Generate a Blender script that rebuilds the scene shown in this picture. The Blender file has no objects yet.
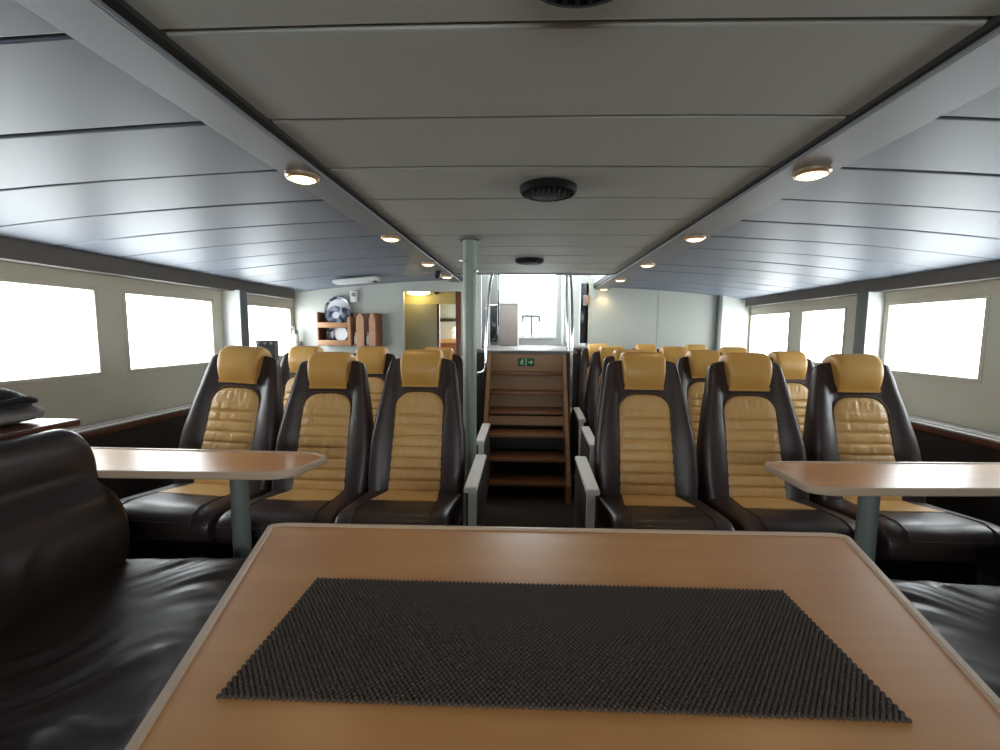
import bpy, bmesh, math, random
from mathutils import Vector, Matrix, noise
random.seed(7)
S = bpy.context.scene
COL = S.collection
PI = math.pi

# ------------------------------------------------------------------ materials
def mat(name, color, rough=0.5, metal=0.0, spec=0.5, coat=0.0, bump=None, var=None, emis=None):
    """bump = (noise scale, strength, distance); var = (noise scale xyz, second colour, contrast)"""
    m = bpy.data.materials.new(name); m.use_nodes = True
    nt = m.node_tree; b = nt.nodes['Principled BSDF']
    b.inputs['Base Color'].default_value = (*color, 1)
    b.inputs['Roughness'].default_value = rough
    b.inputs['Metallic'].default_value = metal
    b.inputs['Specular IOR Level'].default_value = spec
    b.inputs['Coat Weight'].default_value = coat
    b.inputs['Coat Roughness'].default_value = 0.15
    tc = nt.nodes.new('ShaderNodeTexCoord')
    if var:
        mp = nt.nodes.new('ShaderNodeMapping'); mp.inputs['Scale'].default_value = var[0]
        nz = nt.nodes.new('ShaderNodeTexNoise'); nz.inputs['Detail'].default_value = 4
        rp = nt.nodes.new('ShaderNodeValToRGB')
        rp.color_ramp.elements[0].position = 0.5 - var[2]; rp.color_ramp.elements[1].position = 0.5 + var[2]
        rp.color_ramp.elements[0].color = (*color, 1); rp.color_ramp.elements[1].color = (*var[1], 1)
        nt.links.new(tc.outputs['Object'], mp.inputs['Vector'])
        nt.links.new(mp.outputs['Vector'], nz.inputs['Vector'])
        nz.inputs['Scale'].default_value = 1.0
        nt.links.new(nz.outputs['Fac'], rp.inputs['Fac'])
        nt.links.new(rp.outputs['Color'], b.inputs['Base Color'])
    if bump:
        nz2 = nt.nodes.new('ShaderNodeTexNoise'); nz2.inputs['Scale'].default_value = bump[0]
        nz2.inputs['Detail'].default_value = 3
        bp = nt.nodes.new('ShaderNodeBump'); bp.inputs['Strength'].default_value = bump[1]
        bp.inputs['Distance'].default_value = bump[2]
        nt.links.new(tc.outputs['Object'], nz2.inputs['Vector'])
        nt.links.new(nz2.outputs['Fac'], bp.inputs['Height'])
        nt.links.new(bp.outputs['Normal'], b.inputs['Normal'])
    if emis:
        b.inputs['Emission Color'].default_value = (*emis[0], 1)
        b.inputs['Emission Strength'].default_value = emis[1]
    return m

def glass_mat():
    m = bpy.data.materials.new('window_glass'); m.use_nodes = True
    nt = m.node_tree; nt.nodes.clear()
    out = nt.nodes.new('ShaderNodeOutputMaterial'); mx = nt.nodes.new('ShaderNodeMixShader')
    tr = nt.nodes.new('ShaderNodeBsdfTransparent'); gl = nt.nodes.new('ShaderNodeBsdfGlossy')
    mx.inputs['Fac'].default_value = 0.05
    tr.inputs['Color'].default_value = (0.97, 0.985, 0.98, 1); gl.inputs['Roughness'].default_value = 0.02
    nt.links.new(tr.outputs[0], mx.inputs[1])
    nt.links.new(gl.outputs[0], mx.inputs[2]); nt.links.new(mx.outputs[0], out.inputs['Surface'])
    return m

GLASS = glass_mat()
CEIL = mat('grey_ceiling_fabric', (0.40, 0.403, 0.37), 0.7, bump=(260, 0.08, 0.002))
CEIL_SIDE = mat('sky_tinted_ceiling_panel', (0.175, 0.20, 0.255), 0.46, bump=(220, 0.05, 0.002))  # sky's blue cast on the grey panels put into the colour
SEAM = mat('dark_ceiling_seam', (0.035, 0.028, 0.025), 0.8)
SOFFIT = mat('brushed_aluminium_soffit', (0.21, 0.22, 0.235), 0.48, metal=0.2, bump=(120, 0.05, 0.001))
BLACK = mat('black_plastic', (0.012, 0.012, 0.013), 0.45)
CHANNEL = mat('black_channel', (0.012, 0.011, 0.011), 0.6)
CORNICE = mat('taupe_grey_beam', (0.115, 0.10, 0.088), 0.6)
WALL = mat('pale_olive_wall_paint', (0.60, 0.56, 0.45), 0.55, bump=(90, 0.05, 0.001))
BULK = mat('pale_grey_green_wall_paint', (0.49, 0.51, 0.465), 0.5, bump=(70, 0.04, 0.001))
WHITE = mat('white_paint', (0.80, 0.82, 0.80), 0.45)
POST = mat('dark_grey_and_post_shade', (0.15, 0.155, 0.15), 0.5)
DARKPANEL = mat('very_dark_brown_panel', (0.016, 0.010, 0.009), 0.45)
LEDGE = mat('grey_ledge_laminate', (0.42, 0.40, 0.38), 0.35)
MAHOG = mat('mahogany_edge_wood', (0.085, 0.026, 0.015), 0.32, coat=0.25, var=((4, 30, 30), (0.14, 0.045, 0.022), 0.2))
CARPET = mat('dark_brown_carpet', (0.030, 0.020, 0.015), 0.95, bump=(500, 0.4, 0.004), var=((60, 60, 60), (0.042, 0.028, 0.02), 0.2))
LEATHER = mat('dark_brown_leather', (0.034, 0.021, 0.020), 0.42, coat=0.08, bump=(420, 0.10, 0.002), var=((3, 3, 3), (0.043, 0.027, 0.026), 0.2))
SOFA = mat('black_brown_sofa_leather', (0.025, 0.016, 0.0145), 0.39, coat=0.08, bump=(300, 0.10, 0.002))
YELLOW = mat('mustard_leather', (0.62, 0.335, 0.080), 0.42, coat=0.05, bump=(420, 0.10, 0.002), var=((9, 9, 9), (0.68, 0.38, 0.10), 0.25))
QUILT = mat('quilted_mustard_leather', (0.60, 0.345, 0.115), 0.40, bump=(60, 0.25, 0.008), var=((9, 9, 9), (0.67, 0.42, 0.17), 0.25))  # window sheen on the inserts put into the colour as paleness
PIPING = mat('grey_piping', (0.30, 0.27, 0.24), 0.3)
STITCH = mat('dark_stitch_line', (0.11, 0.055, 0.02), 0.7)
def wood(name, c1, c2, rough=0.3, coat=0.15, sc=(1.2, 14, 14)):
    return mat(name, c1, rough, coat=coat, var=(sc, c2, 0.22))
CHERRY = wood('cherry_table_veneer', (0.57, 0.255, 0.078), (0.65, 0.32, 0.11), 0.36, 0.30)
CHERRY.node_tree.nodes['Principled BSDF'].inputs['Coat Roughness'].default_value = 0.30
EDGE = wood('pale_light_catching_edge', (0.55, 0.40, 0.28), (0.62, 0.47, 0.35), 0.35, 0.1)  # light caught along the table lip put into the pale colour
TREAD = wood('stair_tread_wood', (0.20, 0.085, 0.037), (0.27, 0.125, 0.058), 0.42, 0.05)
RISER = wood('stair_riser_wood', (0.32, 0.175, 0.085), (0.38, 0.215, 0.11), 0.5, 0.0)
RACK = wood('rack_wood', (0.46, 0.22, 0.10), (0.52, 0.27, 0.13), 0.45, 0.0)
RACKDARK = wood('rack_dark_wood', (0.16, 0.045, 0.022), (0.22, 0.065, 0.03), 0.45, 0.0)
LEGGREY = mat('grey_green_leg_paint', (0.17, 0.19, 0.175), 0.42)
POLE = mat('grey_green_pole_paint', (0.30, 0.345, 0.31), 0.38)
CHROME = mat('polished_steel', (0.72, 0.73, 0.74), 0.16, metal=1.0)
SILVER = mat('satin_silver_trim', (0.80, 0.78, 0.76), 0.4)
ARMDARK = mat('dark_armrest_panel', (0.045, 0.035, 0.032), 0.5)
MATBLACK = mat('dark_rubber_mesh', (0.062, 0.044, 0.034), 0.65, spec=0.3)
SPEAKER = mat('matt_black_speaker', (0.006, 0.006, 0.006), 0.7, spec=0.2)
CHINA = mat('white_china', (0.82, 0.83, 0.86), 0.12)
CHINABLUE = mat('blue_black_china_rim', (0.03, 0.042, 0.095), 0.15, var=((24, 24, 24), (0.30, 0.33, 0.40), 0.08))
PLASTIC = mat('white_plastic', (0.72, 0.72, 0.70), 0.35)
GREEN = mat('exit_green', (0.006, 0.10, 0.022), 0.5)
SIGNWHITE = mat('sign_white', (0.62, 0.85, 0.66), 0.5)
CLOTH = mat('grey_cloth', (0.22, 0.20, 0.19), 0.9, bump=(90, 0.5, 0.01))
BAG = mat('black_soft_fabric', (0.009, 0.009, 0.010), 0.7, bump=(60, 0.2, 0.004))
OLIVE = mat('olive_galley_door', (0.33, 0.32, 0.23), 0.5)
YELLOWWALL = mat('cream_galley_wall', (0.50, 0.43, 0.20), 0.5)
PINKISH = mat('pale_pink_console', (0.27, 0.225, 0.21), 0.5)
LIGHTGREY = mat('light_grey_paint', (0.42, 0.43, 0.425), 0.5)
NOSING = mat('worn_grey_nosing', (0.11, 0.10, 0.095), 0.6, var=((40, 40, 40), (0.19, 0.175, 0.165), 0.2))
GLOWRIM = mat('glow_tinted_lamp_rim', (0.62, 0.45, 0.30), 0.3, metal=0.7)  # lamp glow on the rim put into its gold colour
DARKRIM = mat('silver_dark_china_rim', (0.06, 0.065, 0.09), 0.15, var=((16, 16, 16), (0.6, 0.62, 0.66), 0.06))
OUTSIDE = mat('outside_grey_paint', (0.055, 0.058, 0.06), 0.9, spec=0.1)
SCREEN = mat('dark_blue_black_screen', (0.012, 0.015, 0.022), 0.15)
WARM = mat('warm_lamp_lens', (1.0, 0.80, 0.5), 0.4, emis=((1.0, 0.66, 0.30), 5.0))
GALLEYLAMP = mat('galley_lamp_diffuser', (1.0, 0.9, 0.6), 0.4, emis=((1.0, 0.83, 0.42), 6.0))

# ------------------------------------------------------------------ mesh helpers
def nb(): return bmesh.new()
def _new_faces(bm, n0): 
    bm.faces.ensure_lookup_table(); return bm.faces[n0:]
def box(bm, x0, x1, y0, y1, z0, z1, bev=0.0, seg=2, mi=0, R=None):
    r = bmesh.ops.create_cube(bm, size=1.0)
    vs = r['verts']
    for v in vs:
        v.co = Vector(((x0+x1)/2 + v.co.x*(x1-x0), (y0+y1)/2 + v.co.y*(y1-y0), (z0+z1)/2 + v.co.z*(z1-z0)))
        if R: v.co = R @ v.co
    fs = list({f for v in vs for f in v.link_faces})
    for f in fs: f.material_index = mi
    if bev > 0:
        es = list({e for v in vs for e in v.link_edges})
        o = bmesh.ops.bevel(bm, geom=es, offset=bev, segments=seg, profile=0.5, affect='EDGES')
        for f in o['faces']: f.material_index = mi
def loft(bm, loops, cap=True, mi=0):
    rings = [[bm.verts.new(p) for p in lp] for lp in loops]
    n = len(rings[0])
    for a, b in zip(rings, rings[1:]):
        for i in range(n):
            f = bm.faces.new((a[i], a[(i+1) % n], b[(i+1) % n], b[i])); f.material_index = mi
    if cap:
        f = bm.faces.new(list(reversed(rings[0]))); f.material_index = mi
        f = bm.faces.new(rings[-1]); f.material_index = mi
def circle(c, u, v, r, n): 
    return [Vector(c) + (Vector(u)*math.cos(2*PI*i/n) + Vector(v)*math.sin(2*PI*i/n))*r for i in range(n)]
def cyl(bm, c0, c1, r0, r1=None, n=24, mi=0, cap=True):
    c0, c1 = Vector(c0), Vector(c1); r1 = r0 if r1 is None else r1
    d = (c1-c0).normalized(); u = d.orthogonal().normalized(); v = d.cross(u)
    loft(bm, [circle(c0, u, v, r0, n), circle(c1, u, v, r1, n)], cap, mi)
def tube(bm, pts, r, n=10, mi=0):
    pts = [Vector(p) for p in pts]; loops = []; u = None
    for i, p in enumerate(pts):
        d = ((pts[min(i+1, len(pts)-1)] - pts[max(i-1, 0)])).normalized()
        if u is None: u = d.orthogonal().normalized()
        u = (u - d*u.dot(d)).normalized()
        loops.append(circle(p, u, d.cross(u), r, n))
    loft(bm, loops, True, mi)
def lathe(bm, c, prof, axis='z', n=32, mi=0, ring=False):
    """prof: list of (radius, height)"""
    c = Vector(c)
    ax = {'z': (Vector((1,0,0)), Vector((0,1,0)), Vector((0,0,1))), 'y': (Vector((1,0,0)), Vector((0,0,1)), Vector((0,-1,0))),
          '-z': (Vector((0,1,0)), Vector((1,0,0)), Vector((0,0,-1)))}[axis]
    if ring: prof = list(prof) + [prof[0]]
    loft(bm, [circle(c + ax[2]*h, ax[0], ax[1], max(r, 1e-4), n) for r, h in prof], not ring, mi)
    if ring: bmesh.ops.remove_doubles(bm, verts=bm.verts[:], dist=1e-6)
def prism(bm, poly, z0, z1, mi=0):
    loft(bm, [[(x, y, z0) for x, y in poly], [(x, y, z1) for x, y in poly]], True, mi)
def smooth_path(pts, n=8):
    """Catmull-Rom through pts"""
    P = [Vector(p) for p in pts]; out = []
    for i in range(len(P)-1):
        p0, p1, p2, p3 = P[max(i-1,0)], P[i], P[i+1], P[min(i+2,len(P)-1)]
        for k in range(n):
            t = k/n
            out.append(0.5*((2*p1) + (p2-p0)*t + (2*p0-5*p1+4*p2-p3)*t*t + (3*p1-p0-3*p2+p3)*t**3))
    out.append(P[-1]); return out

def obj(name, bm, mats, parent=None, origin=(0, 0, 0), smooth=True, angle=25, subsurf=0):
    if not isinstance(mats, (list, tuple)): mats = [mats]
    bmesh.ops.recalc_face_normals(bm, faces=bm.faces[:])
    o_ = Vector(origin)
    for v in bm.verts: v.co = v.co - o_
    me = bpy.data.meshes.new(name); bm.to_mesh(me); bm.free()
    for m in mats: me.materials.append(m)
    if smooth:
        me.shade_smooth(); me.set_sharp_from_angle(angle=math.radians(angle))
    o = bpy.data.objects.new(name, me); COL.objects.link(o)
    if parent: o.parent = parent
    else: o.location = o_
    if subsurf:
        md = o.modifiers.new('subdivision', 'SUBSURF'); md.levels = subsurf; md.render_levels = subsurf
    return o
def tag(o, label, cat, group=None, kind=None):
    o['label'] = label; o['category'] = cat
    if group: o['group'] = group
    if kind: o['kind'] = kind
    return o
def thing(name, label, cat, loc=(0, 0, 0), group=None, kind=None):
    o = bpy.data.objects.new(name, None); o.empty_display_size = 0.1
    COL.objects.link(o); o.location = loc
    return tag(o, label, cat, group, kind)
def struct(name, bm, mats, label, cat, parent=None, **kw):
    o = obj(name, bm, mats, parent, **kw)
    return tag(o, label, cat, kind='structure')
def copy_thing(root, loc, label, sx=1.0):
    r = root.copy(); COL.objects.link(r); r.location = loc; r['label'] = label
    r.scale = (sx, 1, 1)
    for ch in list(root.children):
        c = ch.copy(); COL.objects.link(c); c.parent = r
        for g in list(ch.children):
            d = g.copy(); COL.objects.link(d); d.parent = c
    return r

# ------------------------------------------------------------------ room shell
XL, XR = -2.33, 2.50           # side walls
YB = -1.6                      # rear wall
YFL, YFR = 4.45, 5.10          # front bulkheads
LEDZ = 0.69
bm = nb(); box(bm, XL-0.1, XR+0.1, YB-0.1, 6.6, -0.06, 0.0)
struct('floor', bm, CARPET, 'dark brown carpeted cabin floor', 'floor')

WIN_Z0, WIN_Z1 = 0.95, 1.415
WL = [(1.66, 2.38), (2.55, 3.285), (3.70, 4.39)]
WR = [(1.69, 2.38), (2.56, 3.24), (3.655, 4.22), (4.41, 5.16)]
def side_wall(name, x, s, wins, yend, label):
    """s=+1 right wall, outside is +x"""
    bm = nb(); xa, xb = sorted((x, x + s*0.06))
    box(bm, xa, xb, YB, yend, 0.0, WIN_Z0); box(bm, xa, xb, YB, yend, WIN_Z1, 1.9)
    ys = [YB] + [v for w in wins for v in w] + [yend]
    for i in range(0, len(ys), 2): box(bm, xa, xb, ys[i], ys[i+1], WIN_Z0, WIN_Z1)
    struct(name, bm, WALL, label, 'wall')
side_wall('wall_left', XL, -1, WL, YFL+0.06, 'pale olive left side wall with a row of wide windows')
side_wall('wall_right', XR, 1, WR, YFR+0.35, 'pale olive right side wall with a row of wide windows')

nwin = 0
def portal(loc, rot, sx, sy):
    l = bpy.data.lights.new('daylight_portal', 'AREA'); l.shape = 'RECTANGLE'; l.size = sx; l.size_y = sy
    l.energy = 1; l.cycles.is_portal = True
    o = bpy.data.objects.new('daylight_portal', l); COL.objects.link(o); o.location = loc; o.rotation_euler = rot
def side_window(x, s, y0, y1, label):
    global nwin; nwin += 1
    bm = nb(); g = 0.012; xa, xb = sorted((x - s*0.004, x + s*0.05))
    box(bm, xa, xb, y0-g, y1+g, WIN_Z0-g, WIN_Z0+g, 0.003); box(bm, xa, xb, y0-g, y1+g, WIN_Z1-g, WIN_Z1+g, 0.003)
    box(bm, xa, xb, y0-g, y0+g, WIN_Z0+g, WIN_Z1-g, 0.003); box(bm, xa, xb, y1-g, y1+g, WIN_Z0+g, WIN_Z1-g, 0.003)
    w = struct('window_%d' % nwin, bm, WALL, label, 'window')
    bm = nb(); xg = x + s*0.03
    box(bm, xg-0.002, xg+0.002, y0, y1, WIN_Z0, WIN_Z1)
    obj('glass', bm, GLASS, w, smooth=False)
    portal((x + s*0.058, (y0+y1)/2, (WIN_Z0+WIN_Z1)/2), (0, s*PI/2, 0), WIN_Z1-WIN_Z0, y1-y0)
for i, (a, b) in enumerate(WL):
    side_window(XL, -1, a, b, ['bright left wall window cut by the picture edge', 'bright left wall window second from the picture edge', 'bright left wall window beyond the grey post, by the plate rack'][i])
for i, (a, b) in enumerate(WR):
    side_window(XR, 1, a, b, ['bright right wall window at the picture edge', 'wide bright right wall window on the near side of the grey post', 'bright right wall window just beyond the grey post', 'bright right wall window in the far corner'][i])

# web frame posts: backlit face coloured dark, window-lit side coloured white
for nm, xa, xb, ya, yb, rx, lab in (('trim_1', XL-0.01, -2.19, 3.395, 3.485, (XL-0.01, XL+0.03, 3.33, 3.395), 'grey post, shade and window light painted on its faces, projecting from the left wall between windows'),
                            ('trim_2', 2.385, XR+0.01, 3.275, 3.385, (XR-0.03, XR+0.01, 3.27, 3.29), 'grey post, shade and window light painted on its faces, projecting from the right wall between windows')):
    bm = nb()
    box(bm, xa, xb, ya+0.008, yb, LEDZ, 1.50, 0.004)
    box(bm, xa+0.004, xb-0.004, ya, ya+0.009, LEDZ, 1.50, mi=1)
    struct(nm, bm, [POST, WHITE], lab, 'post')

# ceilings: grooved panels
SEAMS = [0.794 + 0.322*k for k in range(-8, 20)]
def panel_ceiling(name, xs, zs, y0, y1, m, label, th=0.02, bow=0.006):
    bm = nb()
    cuts = [y0] + [s for s in SEAMS if y0+0.03 < s < y1-0.03] + [y1]
    g = 0.0035
    for i in range(len(cuts)-1):
        a, b = cuts[i] + (g if i else 0), cuts[i+1] - (g if i < len(cuts)-2 else 0)
        e = 0.007
        prof = [(a, 0.006), (a+e*0.4, 0.0015), (a+e, 0), (b-e, 0), (b-e*0.4, 0.0015), (b, 0.006)]
        loops = []
        for x, z in zip(xs, zs):
            dz = 0.004*noise.noise(Vector((x*1.3, i*3.1, 5.0)))
            dy = 0.006*noise.noise(Vector((x*1.1, i*1.7, 9.0)))
            loops.append([(x, y+dy, z+dz+h) for y, h in prof] + [(x, b+dy, z+th), (x, a+dy, z+th)])
        loft(bm, loops, True, 0)
    loft(bm, [[(x, y0, z+th-0.004), (x, y1, z+th-0.004), (x, y1, z+th+0.02), (x, y0, z+th+0.02)] for x, z in zip(xs, zs)], True, 1)
    struct(name, bm, [m, SEAM], label, 'ceiling', angle=11)
def lin(a, b, n): return [a + (b-a)*i/(n-1) for i in range(n)]
CX0, CX1 = -0.625, 0.735
panel_ceiling('ceiling', lin(CX0, CX1, 9), [1.70 + 0.004*math.sin(PI*i/8) for i in range(9)], YB, 3.965, CEIL, 'flat grey centre ceiling with cross seams')
SLX = lin(-2.30, -0.75, 9); SLZ = [1.572 + (1.70-1.572)*t + 0.018*math.sin(PI*t) for t in lin(0, 1, 9)]
panel_ceiling('ceiling_left', SLX, SLZ, YB, YFL+0.05, CEIL_SIDE, 'grey sloping ceiling with painted-in sky blue over the left seats')
SRX = lin(0.895, 2.47, 9); SRZ = [1.70 - (1.70-1.572)*t + 0.018*math.sin(PI*t) for t in lin(0, 1, 9)]
panel_ceiling('ceiling_right', SRX, SRZ, YB, YFR+0.35, CEIL_SIDE, 'grey sloping ceiling with painted-in sky blue over the right seats')
bm = nb(); box(bm, CX0-0.03, CX1+0.02, 3.967, 3.98, 1.694, 1.76)
struct('trim_15', bm, POST, 'dark edge strip where the centre ceiling ends above the stairs', 'trim')
# outer roof deck closing everything above
bm = nb(); box(bm, XL-0.08, -0.60, YB-0.06, 6.6, 1.80, 1.86); box(bm, 0.76, XR+0.08, YB-0.06, 6.6, 1.80, 1.86); box(bm, -0.60, 0.76, YB-0.06, 3.97, 1.80, 1.86)
struct('roof', bm, WHITE, 'roof deck above the ceiling panels', 'roof')

# soffits with black channels
def soffit(n, x0, x1, xc0, xc1, y1, lab):
    bm = nb(); box(bm, x0, x1, YB, y1, 1.68, 1.70, 0.003)
    struct('trim_%d' % n, bm, SOFFIT, 'silver grey lighting strip along the %s side of the centre ceiling' % lab, 'soffit', smooth=False)
    bm = nb(); box(bm, xc0, xc1, YB, y1, 1.690, 1.74)
    struct('trim_%d' % (n+1), bm, CHANNEL, 'black channel between centre ceiling and %s lighting strip' % lab, 'trim')
soffit(3, -0.762, -0.645, -0.645, -0.622, YFL, 'left')
soffit(5, 0.745, 0.905, 0.733, 0.745, YFR, 'right')
# cornice beams
bm = nb(); box(bm, XL+0.0, -2.23, YB, 4.30, 1.492, 1.592, 0.004)
struct('trim_7', bm, CORNICE, 'taupe beam along the top of the left wall', 'beam', smooth=False)
bm = nb(); box(bm, 2.40, XR, YB, 5.10, 1.497, 1.592, 0.004)
struct('trim_8', bm, CORNICE, 'taupe beam along the top of the right wall', 'beam', smooth=False)
# side ledges with dark lining under
for n, xa, xb, xf, s, ye, lab in ((9, XL, -2.20, -2.20, -1, YFL, 'left'), (10, 2.30, XR, 2.30, 1, YFR, 'right')):
    bm = nb()
    box(bm, xa, xb, 1.60 if s < 0 else YB, ye, LEDZ-0.012, LEDZ, 0.002, mi=0)
    fx0, fx1 = sorted((xf, xf + s*0.02))
    box(bm, fx0, fx1, 1.60 if s < 0 else YB, ye, LEDZ-0.045, LEDZ-0.004, 0.004, mi=1)
    rx = (xf + s*0.035, xf + s*0.07); box(bm, min(rx), max(rx), 1.6 if s < 0 else YB, ye, LEDZ-0.001, LEDZ+0.006, 0.002, mi=0)
    px = sorted((xf + s*0.04, xf + s*0.06)); box(bm, px[0], px[1], YB, ye, 0.0, LEDZ-0.012, mi=2)
    struct('trim_%d' % n, bm, [LEDGE, MAHOG, DARKPANEL], 'grey ledge with mahogany edge along the %s wall' % lab, 'ledge')

# rear wall; stern windows added to light the seat fronts and table
bm = nb(); RW = [(-0.98, -0.08), (0.16, 1.06)]; RZ0, RZ1 = 0.98, 1.50
box(bm, XL-0.06, XR+0.06, YB-0.06, YB, 0, RZ0); box(bm, XL-0.06, XR+0.06, YB-0.06, YB, RZ1, 1.9)
xs = [XL-0.06] + [v for w in RW for v in w] + [XR+0.06]
for i in range(0, len(xs), 2): box(bm, xs[i], xs[i+1], YB-0.06, YB, RZ0, RZ1)
struct('wall_rear', bm, WALL, 'rear cabin wall with added stern windows behind the camera', 'wall')
for i, (a, b) in enumerate(RW):
    bm = nb(); g = 0.012
    box(bm, a-g, b+g, YB-0.05, YB+0.004, RZ0-g, RZ0+g, 0.003); box(bm, a-g, b+g, YB-0.05, YB+0.004, RZ1-g, RZ1+g, 0.003)
    box(bm, a-g, a+g, YB-0.05, YB+0.004, RZ0+g, RZ1-g, 0.003); box(bm, b-g, b+g, YB-0.05, YB+0.004, RZ0+g, RZ1-g, 0.003)
    nwin += 1
    w = struct('window_%d' % nwin, bm, WALL, 'added stern window behind the camera, lighting the seat fronts', 'window')
    bm = nb(); box(bm, a, b, YB-0.032, YB-0.028, RZ0, RZ1); obj('glass', bm, GLASS, w, smooth=False)
    portal(((a+b)/2, YB-0.058, (RZ0+RZ1)/2), (PI/2, 0, 0), b-a, RZ1-RZ0)

# front bulkhead, left, with the galley opening
GX0, GX1, GZ = -1.235, -0.655, 1.592
bm = nb()
box(bm, XL-0.06, GX0, YFL, YFL+0.04, 0, 1.80); box(bm, GX0, GX1, YFL, YFL+0.04, GZ, 1.80); box(bm, GX1, -0.56, YFL, YFL+0.04, 0, 1.80)
struct('wall_front_left', bm, BULK, 'pale grey green front wall on the left, pierced by the galley doorway', 'wall')
bm = nb()
box(bm, GX0-0.004, GX0+0.012, YFL-0.004, YFL+0.05, 0, GZ+0.012, 0.002); box(bm, GX0, GX1, YFL-0.004, YFL+0.05, GZ-0.002, GZ+0.012, 0.002)
box(bm, GX1-0.05, GX1+0.004, YFL-0.004, YFL+0.05, 0, GZ, 0.002, mi=1)
struct('door_1', bm, [BULK, MAHOG], 'open galley doorway in the left front wall', 'doorway')
# galley interior
bm = nb()
GY = 4.75
box(bm, -1.36, -1.33, YFL+0.04, 6.5, 0, 1.80)
box(bm, -1.33, -0.60, GY, GY+0.03, 1.487, 1.80); box(bm, -1.33, -0.955, GY, GY+0.03, 0, 1.487); box(bm, -0.69, -0.60, GY, GY+0.03, 0, 1.487)
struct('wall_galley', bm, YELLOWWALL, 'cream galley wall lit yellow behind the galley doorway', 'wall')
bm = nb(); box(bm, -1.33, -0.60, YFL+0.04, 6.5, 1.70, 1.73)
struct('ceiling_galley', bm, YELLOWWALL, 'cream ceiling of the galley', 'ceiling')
bm = nb(); box(bm, -1.36, -0.56, 6.45, 6.5, 0, 1.80)
struct('wall_galley_front', bm, WHITE, 'white far wall of the galley', 'wall')
# galley leaf door standing closed beside the inner opening
d = thing('sliding_door', 'olive grey sliding door panel inside the galley doorway', 'door', (-1.1, 4.735, 0))
bm = nb(); box(bm, -1.32, -0.945, 4.72, 4.748, 0.01, 1.485, 0.004); box(bm, -1.175, -1.168, 4.714, 4.721, 0.01, 1.48, 0.002)
obj('door_leaf', bm, OLIVE, d, d.location)
bm = nb(); box(bm, -0.945, -0.918, 4.715, 4.75, 0.01, 1.485, 0.003)
obj('door_edge', bm, MAHOG, d, d.location)
# galley wall cabinet and counter
c = thing('wall_cabinet', 'pale blue grey wall cabinet hanging in the galley', 'cabinet', (-0.95, 6.2, 1.3))
bm = nb(); box(bm, -1.22, -0.86, 6.12, 6.45, 1.37, 1.66, 0.004); obj('body', bm, LIGHTGREY, c, c.location)
bm = nb(); box(bm, -1.21, -0.87, 6.10, 6.12, 1.38, 1.65, 0.004); obj('door', bm, LIGHTGREY, c, c.location)
bm = nb(); box(bm, -1.22, -0.88, 6.08, 6.40, 1.335, 1.368, 0.004); tag(obj('cooker_hood', bm, BLACK, None, (-1.05, 6.2, 1.265)), 'thin dark cooker hood under the galley wall cabinet', 'hood')
c = thing('galley_counter', 'orange wood counter in the galley', 'counter', (-1.0, 6.2, 0))
bm = nb(); box(bm, -1.31, -0.75, 6.0, 6.44, 0.0, 1.04, 0.004); obj('cabinet_body', bm, RACKDARK, c, c.location)
bm = nb(); box(bm, -1.32, -0.74, 5.97, 6.44, 1.04, 1.09, 0.006); obj('worktop', bm, RACK, c, c.location)
bm = nb(); lathe(bm, (-1.0, 6.2, 1.09), [(0.06, 0), (0.075, 0.02), (0.075, 0.12), (0.05, 0.17), (0.02, 0.18)])
tag(obj('canister', bm, CHINA, None, (-1.0, 6.2, 1.09)), 'white rounded canister on the galley counter', 'canister')
# galley lamp
l = thing('galley_lamp', 'oval lit bulkhead lamp just inside the galley doorway', 'lamp', (-1.14, 4.74, 1.60))
bm = nb()
def oval(cx, cy, cz, rx, rz, ax):   # oval disc facing -y
    return [(cx+rx*math.cos(2*PI*i/28), cy, cz+rz*math.sin(2*PI*i/28)) for i in range(28)]
LY = GY - 0.001
loft(bm, [oval(-1.14, LY, 1.60, 0.135, 0.032, 0), oval(-1.14, LY-0.018, 1.60, 0.133, 0.030, 0)])
obj('lamp_base', bm, PLASTIC, l, l.location)
bm = nb(); loft(bm, [oval(-1.14, LY-0.018, 1.60, 0.122, 0.026, 0), oval(-1.14, LY-0.045, 1.60, 0.115, 0.023, 0), oval(-1.14, LY-0.06, 1.60, 0.085, 0.013, 0)])
obj('diffuser', bm, GALLEYLAMP, l, l.location)
ld = bpy.data.lights.new('lamp_glow', 'POINT'); ld.energy = 1.2; ld.color = (1.0, 0.8, 0.35); ld.shadow_soft_size = 0.04
lo = bpy.data.objects.new('lamp_glow', ld); COL.objects.link(lo); lo.location = (-1.14, GY-0.12, 1.585)
bm = nb(); lathe(bm, (-0.955, GY-0.001, 1.60), [(0.018, 0), (0.018, 0.02), (0.010, 0.03)], 'y', 16); box(bm, -0.945, -0.922, GY-0.025, GY-0.001, 1.59, 1.612, 0.004)
tag(obj('lamp_switch', bm, BLACK, None, (-0.95, GY, 1.60)), 'small dark switch beside the oval galley lamp', 'switch')

# front bulkhead, right
bm = nb(); box(bm, 0.66, 2.10, YFR, YFR+0.04, 0, 1.80); box(bm, 1.448, 1.456, YFR-0.003, YFR+0.01, 0, 1.80, 0.001)
struct('wall_front_right', bm, BULK, 'pale grey green front wall on the right behind the last seats', 'wall')
bm = nb(); box(bm, 2.090, 2.132, 5.04, YFR+0.04, 0, 1.80, 0.003)
struct('trim_11', bm, POST, 'narrow grey vertical strip at the end of the right front wall', 'trim')
bm = nb(); prism(bm, [(2.131, 5.045), (2.51, 5.19), (2.51, 5.23), (2.131, 5.09)], 0, 1.80)
struct('wall_corner', bm, BULK, 'white angled corner wall lit by the far right window', 'wall')

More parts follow.
